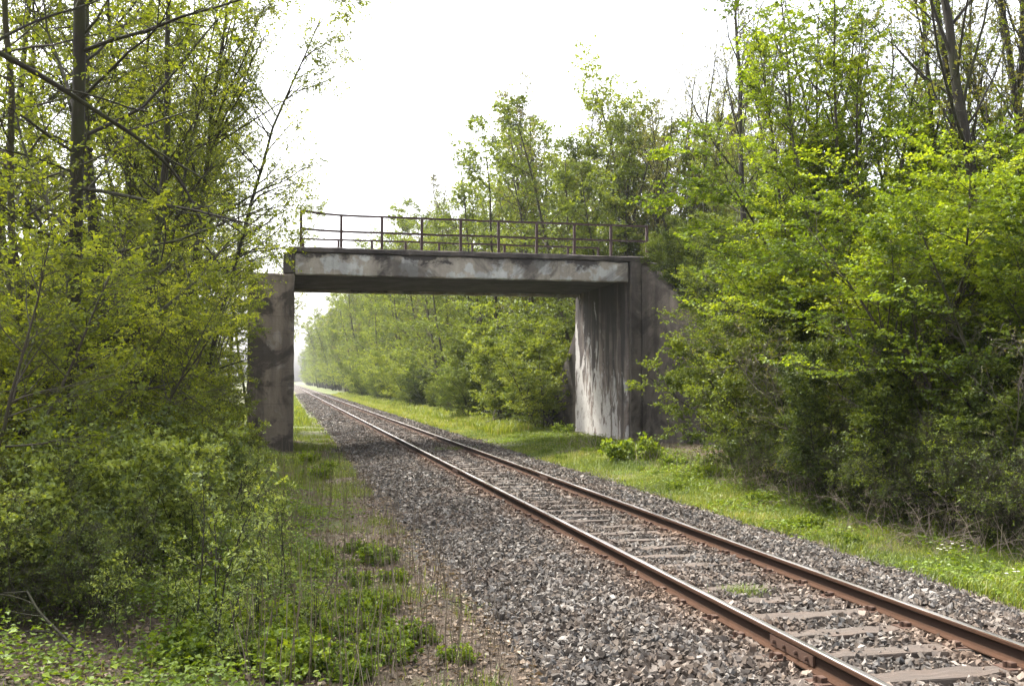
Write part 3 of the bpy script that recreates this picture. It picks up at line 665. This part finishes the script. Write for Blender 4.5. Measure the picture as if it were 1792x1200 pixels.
BS = [(1300, 21.0, 1.0), (1385, 19.2, .9), (1465, 17.0, 1.1), (1545, 15.8, .9), (1625, 14.9, 1.1), (1690, 14.2, .9), (1765, 13.4, 1.0), (1420, 18.0, 1.2)]
for i, (px, d, sc_) in enumerate(BS):
    x, y = at(px, d); plant('bare_sapling', 'bare_sapling', x - .1, y, sc_, f'thin nearly bare sapling in front of the right-hand trees, {nth(i)} from the bridge', 'sapling', 'nearly bare saplings on the right bank', kind='shrub')
SB = [(1352, 24.5, .95, 'shrub_dark'), (1350, 21.5, .9, 'shrub_dark'), (1350, 26.5, 1.1, 'shrub_high'), (1410, 19.5, .85, 'shrub_dark'), (1202, 31.6, .5, 'shrub_dark'), (1190, 34.5, .5, 'shrub_dark'), (1240, 31.2, .7, 'shrub_dark'), (1300, 29.5, .8, 'shrub_dark'), (1440, 18.0, .7, 'shrub_dark'),
      (1500, 16.6, .7, 'shrub_dark'), (1580, 15.8, .7, 'shrub_dark'), (1670, 14.7, .7, 'shrub_dark'), (1750, 13.8, .65, 'shrub_dark'), (1420, 23.0, 1.1, 'shrub_dark'), (1700, 17.0, 1.0, 'shrub_dark'), (1530, 19.0, 1.0, 'shrub_dark'), (1820, 15.0, .9, 'shrub_dark'), (1620, 19.0, 1.1, 'shrub_dark')]
for i, (px, d, s, k) in enumerate(SB):
    x, y = at(px, d); lab = ['dark green shrub growing against the flank of the wing wall', 'dense dark shrub in front of the wing wall foot'][i] if i < 2 else f'dark green shrub below the right-hand trees, {nth(i - 2)} of the row'
    plant('dark_shrub', k, x, y, s, lab, 'shrub', 'dark shrubs on the right bank', kind='shrub')
TL = [(150, 8.4, .4), (-10, 8.3, .5)]
for i, (px, d, s) in enumerate(TL):
    x, y = at(px, d); plant('thin_thicket', 'thicket', x, y, s, f'sparse dark twiggy bush over bare soil at lower left, {nth(i)} of them', 'thicket', 'twiggy bushes over bare soil at lower left', kind='shrub')
TK = [(1340, 18.6, .6), (1430, 16.6, .6), (1500, 15.4, .6), (1580, 14.3, .6), (1650, 13.4, .6), (1720, 12.7, .55), (1790, 12.1, .55), (1380, 17.5, .5), (1545, 14.8, .5), (1690, 13.2, .6), (1760, 12.6, .6)]
for i, (px, d, s) in enumerate(TK):
    x, y = at(px, d); plant('thin_thicket', 'thicket', x + .35, y, s, f'sparse twiggy thicket at the edge of the verge, {nth(i)} from the bridge', 'thicket', 'twiggy thickets along the verge', kind='shrub')
TG = [(1330, 19.0, .5), (1420, 16.8, .5), (1560, 14.3, .45), (1660, 13.0, .45), (1745, 12.3, .42)]
for i, (px, d, s) in enumerate(TG):
    x, y = at(px, d); t = thing('dead_bramble', f'pale dry tangle of arching twigs on the verge edge, {nth(i)} from the bridge', 'bramble', (x - .25, y, surfz(x, y)), prnd.uniform(0, 6), 'dry brambles along the verge edge')
    t.scale = (s,) * 3; link('stems', PRO['tangle'][0], t); link('sprays', PRO['tangle'][1], t)

# --- belt of trees beyond the bridge, right of the track
BT = 'belt of trees beyond the bridge'
y = 41.0; i = 0
while y < 330:
    k = ['belt_a', 'belt_b', 'belt_c', 'belt_a', 'belt_b', 'belt_b', 'belt_a', 'belt_c'][i % 8]
    x = 11.0 + prnd.uniform(-.8, .9) + max(0, (62 - y) * .12)
    plant('belt_tree', k, x, y, sky_scale(k, x, y) * prnd.uniform(.9, 1.05), f'{["leafy green", "pale green", "olive half bare"]["abc".index(k[-1])]} tree in the front row beyond the bridge, {nth(i)} from the abutment', 'tree', BT)
    y += 3.6 + prnd.uniform(0, 1.6) + y * .012; i += 1
y = 42.0; i = 0
while y < 300:
    k = ['belt_b', 'belt_c', 'belt_b', 'belt_a'][i % 4]
    x = 15.3 + prnd.uniform(-1.2, 1.6)
    plant('belt_tree', k, x, y, sky_scale(k, x, y) * prnd.uniform(.88, 1.03), f'{["leafy green", "pale green", "olive half bare"]["abc".index(k[-1])]} tree in the second row beyond the bridge, {nth(i)} from the abutment', 'tree', BT)
    y += 5.5 + prnd.uniform(0, 2) + y * .015; i += 1
y = 330.; i = 0
while y < 600:
    plant('belt_tree', ['belt_a', 'belt_b'][i % 2], 11.5 + prnd.uniform(-1, 1.5), y, prnd.uniform(1, 1.2), f'hazy far tree at the end of the belt, {nth(i)} from the near side', 'tree', BT); y += 13; i += 1
y = 39.5; i = 0
while y < 150:
    k = ['belt_shrub', 'maple_low', 'belt_shrub', 'shrub_dark', 'belt_shrub'][i % 5]; sc_ = prnd.uniform(.35, 1.15) * (.7 if k == 'maple_low' else 1)
    plant('belt_shrub', k, 9.3 + prnd.uniform(-.3, 1.1) + .6 * sc_, y, sc_, f'{"dark" if k == "shrub_dark" else "bright" if k == "maple_low" else "pale"} green shrub edging the belt beyond the bridge, {nth(i)} from the abutment', 'shrub', 'shrubs edging the far belt', kind='shrub')
    y += 2.0 + prnd.uniform(0, 3.6) + y * .012; i += 1
# a few trees left of the track beyond the pier
for i, (x, y, k, s) in enumerate([(-4.2, 42, 'belt_c', .8), (-5.5, 50, 'belt_b', .75), (-7.5, 60, 'belt_a', .85), (-9, 47, 'belt_b', .9), (-6.5, 75, 'belt_c', .9), (-12, 62, 'belt_a', 1.0), (-14, 44, 'belt_b', 1.0)]):
    plant('far_tree', k, x, y, s, f'tree standing beyond the pier on the left side, {nth(i)} of those behind it', 'tree', 'trees beyond the pier left of the track')

# --- low weeds
WD = [(1105, 25.5, 1.75, 'rounded bright green weed bush in front of the abutment'), (1180, 23.5, .9, 'leafy weed clump right of the rounded bush'), (1075, 27.5, .9, 'leafy weed clump left of the rounded bush'), (1240, 21.0, .8, 'weed clump on the verge below the wing wall'),
      (1050, 30.5, .8, 'weed clump at the abutment corner'), (1130, 30.0, .7, 'weed clump at the pilaster foot'), (1410, 14.9, .55, 'weed clump on the verge by the dry brambles'), (1330, 17.2, .6, 'weed clump near the first dry bramble'),
      (985, 37.5, 1.0, 'weed clump at the far corner of the abutment'), (555, 7.6, .6, 'bright weed patch at the ballast foot, lower left'), (620, 7.45, .5, 'bright weed nearest the bottom edge among dry stalks'), (530, 9.0, .6, 'fresh weed below the bushy sapling'), (590, 8.7, .45, 'small fresh weed beside the stalks'),
      (500, 7.5, .8, 'broad leaved weed at the bottom left foreground'), (450, 7.7, .7, 'broad leaved weed among the saplings'), (400, 8.4, .7, 'weed clump under the tallest sapling'), (330, 7.6, .7, 'low weed at the bottom edge left of the saplings'), (660, 12.4, .45, 'small weed on the ballast edge'), (690, 10.9, .4, 'small weed among ballast stones'), (560, 22.5, .8, 'weed clump right of the pier'), (540, 26.5, .9, 'weed clump at the pier foot'), (575, 25.0, .6, 'weed clump on the grass beyond the pier corner'), (800, 7.8, .35, 'small weed growing through ballast at the bottom'), (740, 8.4, .35, 'low weed between dry stalks and ballast')]
for px, d, s, lab in WD:
    x, y = at(px, d); plant('leafy_weed', 'weed', x, y, s, lab, 'weed', 'leafy weeds', kind='shrub')

for i in range(34):
    px = 300 + 430 * prnd.random() ** .8; d = prnd.uniform(7.35, 13.0); x, y = at(px, d)
    if x > 1.35: continue
    plant('leafy_weed', 'weed', x, y, prnd.uniform(.25, .62), 'small fresh weed among dry stalks between the saplings and the ballast', 'weed', 'small weeds among the dry stalks', kind='shrub')
pr2 = random.Random(4)
for i in range(20):
    y = 9 + 20 * pr2.random(); x = pr2.uniform(7.3, 9.2)
    plant('leafy_weed', 'weed', x, y, pr2.uniform(.25, .55), 'small leafy weed growing in the grass verge right of the ballast', 'weed', 'small weeds in the right-hand verge', kind='shrub')
for i, (x, y, s_) in enumerate([(11.6, 41.5, .9), (12.8, 43.5, 1.1), (10.9, 44.2, .7)]):
    plant('belt_shrub', 'belt_shrub', x, y, s_, f'pale green shrub tucked behind the abutment, {nth(i)} from the wall', 'shrub', 'shrubs behind the abutment', kind='shrub')
# ---------------------------------------------------------------- grass, stalks, litter
rng = np.random.default_rng(9)
def blades(mb, x, y, z, h, w, tint, lean=.5):
    n = len(x); a = rng.uniform(0, 6.283, n); ln = rng.uniform(.1, lean, n) * h
    s = np.stack([-np.sin(a), np.cos(a), 0 * a], 1) * w[:, None] * .5; dr = np.stack([np.cos(a), np.sin(a), 0 * a], 1)
    p = np.stack([x, y, z], 1); up = np.array([0, 0, 1.])
    m = p + dr * ln[:, None] * .35 + up * h[:, None] * .6; t = p + dr * ln[:, None] + up * h[:, None] * (1 - .25 * (ln / h)[:, None])
    v = np.stack([p - s, p + s, m + s * .7, m - s * .7, t], 1)
    i = np.arange(n * 5).reshape(n, 5); tt = np.repeat(tint, 5)
    k0 = mb.n
    mb.add(v, i[:, [0, 1, 2, 3]], 0, tt)
    f = (i[:, [3, 2, 4]] + k0).astype(np.int32); mb.f.append(f); mb.mi.append(np.zeros(n, np.int32)); mb.sm.append(np.zeros(n, bool))
def scatter(n, x0, x1, ya, yb, m=.8):
    x = rng.uniform(x0, x1, n); y = ya * (yb / ya) ** rng.uniform(0, 1, n)
    k = inview(x, y, m); return x[k], y[k]
mb = MB()
x, y = scatter(190000, 6.55, 10.6, 7.5, 60)
ed = np.clip((x - 6.75 - vnoise(x, y, .8, 21) * .3) / .35, 0, 1) * np.clip((9.7 + vnoise(x, y, .4, 22) * .5 - x) / .7, .12, 1)
ed = ed * np.where((y > 27) & (y < 38), np.clip(.45 + .9 * vnoise(x, y, .7, 27) + .35 * (x - 8), .05, 1), 1)
k = rng.uniform(0, 1, len(x)) < ed; x, y = x[k], y[k]
sh = (np.abs(x - 9) < 99); far = np.clip(y / 22, 1, 3)
h = rng.uniform(.04, .15, len(x)) * (1 + .6 * vnoise(x, y, .9, 23)); tint = np.clip(.48 + .3 * vnoise(x, y, .6, 24) + .2 * vnoise(x, y, 2.3, 25) + rng.normal(0, .22, len(x)), .02, 1)
blades(mb, x, y, gz(x, y) - .01, h, rng.uniform(.006, .011, len(x)) * far, tint, .8)
x, y = scatter(24000, 8.0, 9.6, 38, 160); blades(mb, x, y, gz(x, y), rng.uniform(.15, .45, len(x)), rng.uniform(.02, .05, len(x)) * (y / 38) ** .7, np.clip(rng.normal(.6, .2, len(x)), 0, 1))
x, y = scatter(22000, 6.9, 8.6, 45, 160); blades(mb, x, y, gz(x, y), rng.uniform(.1, .25, len(x)), rng.uniform(.02, .05, len(x)) * (y / 38) ** .7, np.clip(rng.normal(.7, .2, len(x)), 0, 1))
tag(link('verge_grass', mb.mesh('verge_grass', [M['grass']])), 'bright green grass along the right side of the track', 'grass', kind='stuff')
mb = MB()
x, y = scatter(150000, -3.2, 1.7, 6.2, 60)
pz = -.12 * (y > 14) + vnoise(x, y, .9, 31) + .55 * vnoise(x, y, 2.1, 32) + np.where(x < .3, .18, -.05) - np.clip((-.7 - x) * 1.2, 0, .9) + np.where((y > 19) & (x > .2), .7, 0)
k = (rng.uniform(0, 1, len(x)) < np.clip(pz * 1.6 - .1, .03, 1)) & (x < 1.75 + .25 * vnoise(x, y, 1.1, 33)); x, y = x[k], y[k]
blades(mb, x, y, gz(x, y) - .01, rng.uniform(.04, .17, len(x)), rng.uniform(.005, .010, len(x)) * np.clip(y / 18, 1, 3), np.clip(.5 + rng.normal(0, .2, len(x)), .02, .95), .8)
x, y = scatter(14000, -2.5, 1.3, 50, 300); blades(mb, x, y, gz(x, y), rng.uniform(.12, .4, len(x)), rng.uniform(.02, .05, len(x)) * (y / 38) ** .7, np.clip(rng.normal(.55, .2, len(x)), 0, 1))
tag(link('grass', mb.mesh('grass', [M['grass']])), 'patchy young grass between the left wood and the ballast', 'grass', kind='stuff')
# broad leaves of ground cover
mb = MB()
def cover(x, y, h, leaf, sd):
    n = len(x); p = np.stack([x, y, gz(x, y) + rng.uniform(.01, 1, n) * h], 1); a = rng.uniform(0, 6.283, n)
    d = np.stack([np.cos(a), np.sin(a), rng.uniform(-.3, .4, n)], 1); L = leaf * rng.uniform(.5, 1.3, n)
    leaves(mb, p, d, rng.normal(0, .35, p.shape) + np.array([0, 0, 1.]), L, L * .42, np.clip(.5 + .25 * vnoise(x, y, 1.3, sd) + rng.normal(0, .17, n), .02, .98))
x, y = scatter(48000, 6.9, 10.4, 8, 60); w_ = vnoise(x, y, .7, 41) + np.clip((x - 7.9) * .5, -.3, .7); k = rng.uniform(-.3, .8, len(x)) < w_; cover(x[k], y[k], np.clip(.1 + .16 * vnoise(x[k], y[k], .9, 42), .03, .4), .06, 43)
x, y = scatter(95000, -3.8, 1.4, 6.8, 34); w_ = vnoise(x, y, .8, 44) - np.clip((x - .1) * .7, -.35, 1.0) - np.clip((-.7 - x) * 1.3, 0, .58) * (y < 9.0) + .24; k = rng.uniform(-.2, .9, len(x)) < w_; cover(x[k], y[k], np.clip(.18 + .32 * vnoise(x[k], y[k], .9, 45), .04, .6) * np.clip(.95 - .5 * (x[k] + .2), .3, 1.3), .05, 46)
tag(link('ground_cover', mb.mesh('ground_cover', [M['leaf_weed']])), 'low broad-leaved ground cover below the trees on both sides', 'ground cover', kind='stuff')
# dry stalks
mb = MB()
x, y = scatter(1000, -.3, 1.75, 6.4, 30); k = vnoise(x, y, .8, 51) > -.25; x, y = x[k], y[k]; n = len(x)
P = grow(rng, np.stack([x, y, gz(x, y) - .02], 1), np.stack([rng.normal(0, .12, n), rng.normal(0, .12, n), np.ones(n)], 1), rng.uniform(.18, .75, n), 4, .05, .02)
tubes(mb, P, np.repeat(rng.uniform(.0018, .0036, n)[:, None], 4, 1), 3); mb.t[-1] = np.repeat(np.clip(rng.normal(.35, .25, n), 0, 1), 12).astype(np.float32)
x, y = scatter(900, 8.2, 9.6, 8, 30); n = len(x)
P = grow(rng, np.stack([x, y, gz(x, y) - .02], 1), np.stack([rng.normal(0, .35, n), rng.normal(0, .35, n), np.ones(n)], 1), rng.uniform(.2, .7, n), 4, .09, -.02)
tubes(mb, P, np.repeat(rng.uniform(.002, .0045, n)[:, None], 4, 1), 3); mb.t[-1] = np.repeat(np.clip(rng.normal(.7, .25, n), 0, 1), 12).astype(np.float32)
tag(link('dry_stalks', mb.mesh('dry_stalks', [M['dry']])), 'thin dry upright stalks along both edges of the ballast', 'stalks', kind='stuff')
# leaf litter
mb = MB()
x, y = scatter(34000, -4.5, 1.9, 6, 40); n = len(x); a = rng.uniform(0, 6.283, n)
L = rng.uniform(.025, .075, n)
leaves(mb, np.stack([x, y, gz(x, y) + rng.uniform(.002, .02, n)], 1), np.stack([np.cos(a), np.sin(a), rng.uniform(-.15, .3, n)], 1), rng.normal(0, .4, (n, 3)) + np.array([0, 0, 1.]), L, L * .35, rng.uniform(0, 1, n) ** 1.3)
x, y = scatter(16000, 8.8, 13, 8, 34); n = len(x); a = rng.uniform(0, 6.283, n); L = rng.uniform(.03, .08, n)
leaves(mb, np.stack([x, y, gz(x, y) + rng.uniform(.002, .02, n)], 1), np.stack([np.cos(a), np.sin(a), rng.uniform(-.15, .3, n)], 1), rng.normal(0, .4, (n, 3)) + np.array([0, 0, 1.]), L, L * .35, rng.uniform(0, .7, n))
tag(link('leaf_litter', mb.mesh('leaf_litter', [M['litter']])), 'brown fallen leaves covering the ground beside the track', 'litter', kind='stuff')
# grass tuft between the rails and white flowers on the verge
def tuft(px, d, n, r, lab, name='grass_tuft', h=(.05, .14)):
    x0, y0 = at(px, d); mb = MB(); t = rng.normal(0, r, (n, 2))
    blades(mb, t[:, 0], t[:, 1] * .7, np.full(n, -.01), rng.uniform(*h, n), rng.uniform(.004, .008, n), np.clip(rng.normal(.35, .15, n), 0, .9), .9)
    o = link(name, mb.mesh(name, [M['grass']])); o.location = (x0, y0, float(bz(x0, y0))); tag(o, lab, 'grass tuft', 'grass tufts between the rails', 'stuff')
tuft(1296, 9.8, 420, .13, 'pale grass tuft growing on a sleeper between the rails')
tuft(800, 30.0, 500, .4, 'yellow-green grass strip between the rails before the bridge')
def flowers(px, d, n, lab):
    x0, y0 = at(px, d); mb = MB(); t = rng.normal(0, .11, (n, 2))
    for i in range(n):
        a = np.arange(5) * 1.2566; c = np.array([t[i, 0], t[i, 1], rng.uniform(.12, .22)])
        d_ = np.stack([np.cos(a), np.sin(a), np.full(5, .15)], 1)
        leaves(mb, np.repeat(c[None], 5, 0), d_, np.repeat(np.array([[0, 0, 1.]]), 5, 0), np.full(5, .022), np.full(5, .009), np.full(5, .5))
    k = mb.n
    P = np.stack([np.concatenate([t, np.zeros((n, 1))], 1), np.concatenate([t, np.full((n, 1), .1)], 1), np.concatenate([t, np.full((n, 1), .17)], 1)], 1)
    tubes(mb, P, np.full((n, 3), .0015), 3, 1)
    o = link('white_flower', mb.mesh('white_flower', [M['petal'], M['grass']])); o.location = (x0, y0, float(gz(x0, y0))); tag(o, lab, 'flowers', 'white flowers on the verge')
flowers(1655, 12.0, 9, 'small patch of white flowers in the grass below the dry brambles'); flowers(1784, 10.4, 10, 'white flowers in the grass at the right edge of the photo')

# bent dark branch in the left foreground and pale fallen branch by the belt
def branch(name, pts, r, mat, lab, cat='branch'):
    P = np.array(pts, float)[None]; mb = MB(); K = 16; tt = np.linspace(0, P.shape[1] - 1, K); out = np.stack([np.interp(tt, np.arange(P.shape[1]), P[0, :, c]) for c in range(3)], 1)
    out[1:-1] = (out[:-2] + 2 * out[1:-1] + out[2:]) / 4
    tubes(mb, out[None], np.linspace(1, .45, K)[None] * r, 6)
    o, d, t, _ = spawn(rng, out[None], 6, .3, 1, 45.); tw = grow(rng, o, d, np.linalg.norm(out[-1] - out[0]) * rng.uniform(.15, .4, len(o)), 5, .12, 0)
    tubes(mb, tw, np.full((len(o), 5), r * .3), 4)
    return tag(link(name, mb.mesh(name, [mat])), lab, cat)
def w3(px, py, d): x, y = at(px, d); return (x, y, zat(py, d))
branch('bent_branch', [w3(172, 1195, 7.2), w3(168, 1150, 7.25), w3(120, 1110, 7.3), w3(75, 1065, 7.4), w3(55, 1030, 7.5)], .016, M['bark_dark'], 'dark bent dead branch rising from the soil at bottom left')
branch('fallen_branch', [w3(842, 742, 44), w3(875, 730, 45), w3(900, 722, 46)], .06, M['bark_pale'], 'pale fallen branch lying at the foot of the far belt')
branch('leaning_limb', [w3(-60, 62, 10.0), w3(0, 92, 10.2), w3(85, 140, 10.6), w3(160, 190, 11.0), w3(240, 240, 11.4), w3(310, 305, 11.8), w3(350, 390, 12.0)], .034, M['bark_dark'], 'long dark limb slanting down across the top left of the wood', 'limb')
branch('broken_bough', [w3(-50, 85, 10.0), w3(0, 55, 10.2), w3(60, 25, 10.5), w3(150, -2, 11.0), w3(230, -40, 11.2)], .02, M['bark_dark'], 'dark bough rising to the right in the top left corner', 'bough')

# ---------------------------------------------------------------- light, sky, air, camera
SUN_EL, SUN_AZ = RAD(57), RAD(-32)       # azimuth from +Y towards +X: the sun stands high beyond the bridge, to the left of the line
sd = Vector((math.sin(SUN_AZ) * math.cos(SUN_EL), math.cos(SUN_AZ) * math.cos(SUN_EL), math.sin(SUN_EL)))
L = bpy.data.lights.new('sun', 'SUN'); L.energy = 1.65; L.angle = RAD(8); L.color = (1, .95, .86)
lo = bpy.data.objects.new('sun', L); C.objects.link(lo); lo.rotation_euler = (-sd).to_track_quat('-Z', 'Y').to_euler()
W = bpy.data.worlds.new('World'); sc.world = W; W.use_nodes = True
nt = W.node_tree; bg = nt.nodes['Background']
sk = nt.nodes.new('ShaderNodeTexSky'); sk.sky_type = 'NISHITA'; sk.sun_disc = False
sk.sun_elevation = SUN_EL; sk.sun_rotation = SUN_AZ; sk.air_density = 1.0; sk.dust_density = 6.0; sk.ozone_density = 1.0
hs = nt.nodes.new('ShaderNodeHueSaturation'); hs.inputs['Saturation'].default_value = .3
nt.links.new(sk.outputs[0], hs.inputs['Color']); nt.links.new(hs.outputs[0], bg.inputs[0]); bg.inputs[1].default_value = .15

HAZE = True
if HAZE:
    bm = bmesh.new(); bm_box(bm, -60, 120, -15, 640, -1.2, 30)
    hz = N('haze_air'); pv = hz.n('VolumePrincipled', Density=.0002); pv.inputs['Color'].default_value = (.9, .95, 1, 1); pv.inputs['Anisotropy'].default_value = .3
    hz.t.links.new(pv.outputs[0], hz.out.inputs['Volume'])
    tag(link('haze', bm_mesh(bm, 'haze', [hz.m])), 'thin pale haze in the air along the line', 'haze', kind='stuff')

cam = bpy.data.cameras.new('camera'); co = bpy.data.objects.new('camera', cam); C.objects.link(co)
cam.sensor_width = 36; cam.lens = F / 1792 * 36; cam.clip_end = 6000; cam.clip_start = .05
co.location = (0, 0, CAMZ); co.rotation_euler = (RAD(90) + math.atan(67 / F), 0, -PSI)
sc.camera = co
sc.view_settings.view_transform = 'Standard'; sc.view_settings.look = 'None'; sc.view_settings.gamma = 1; sc.view_settings.exposure = 2.3
sc.cycles.max_bounces = 6; sc.cycles.diffuse_bounces = 4; sc.cycles.glossy_bounces = 2; sc.cycles.transmission_bounces = 3; sc.cycles.volume_bounces = 0
sc.cycles.sample_clamp_indirect = 6
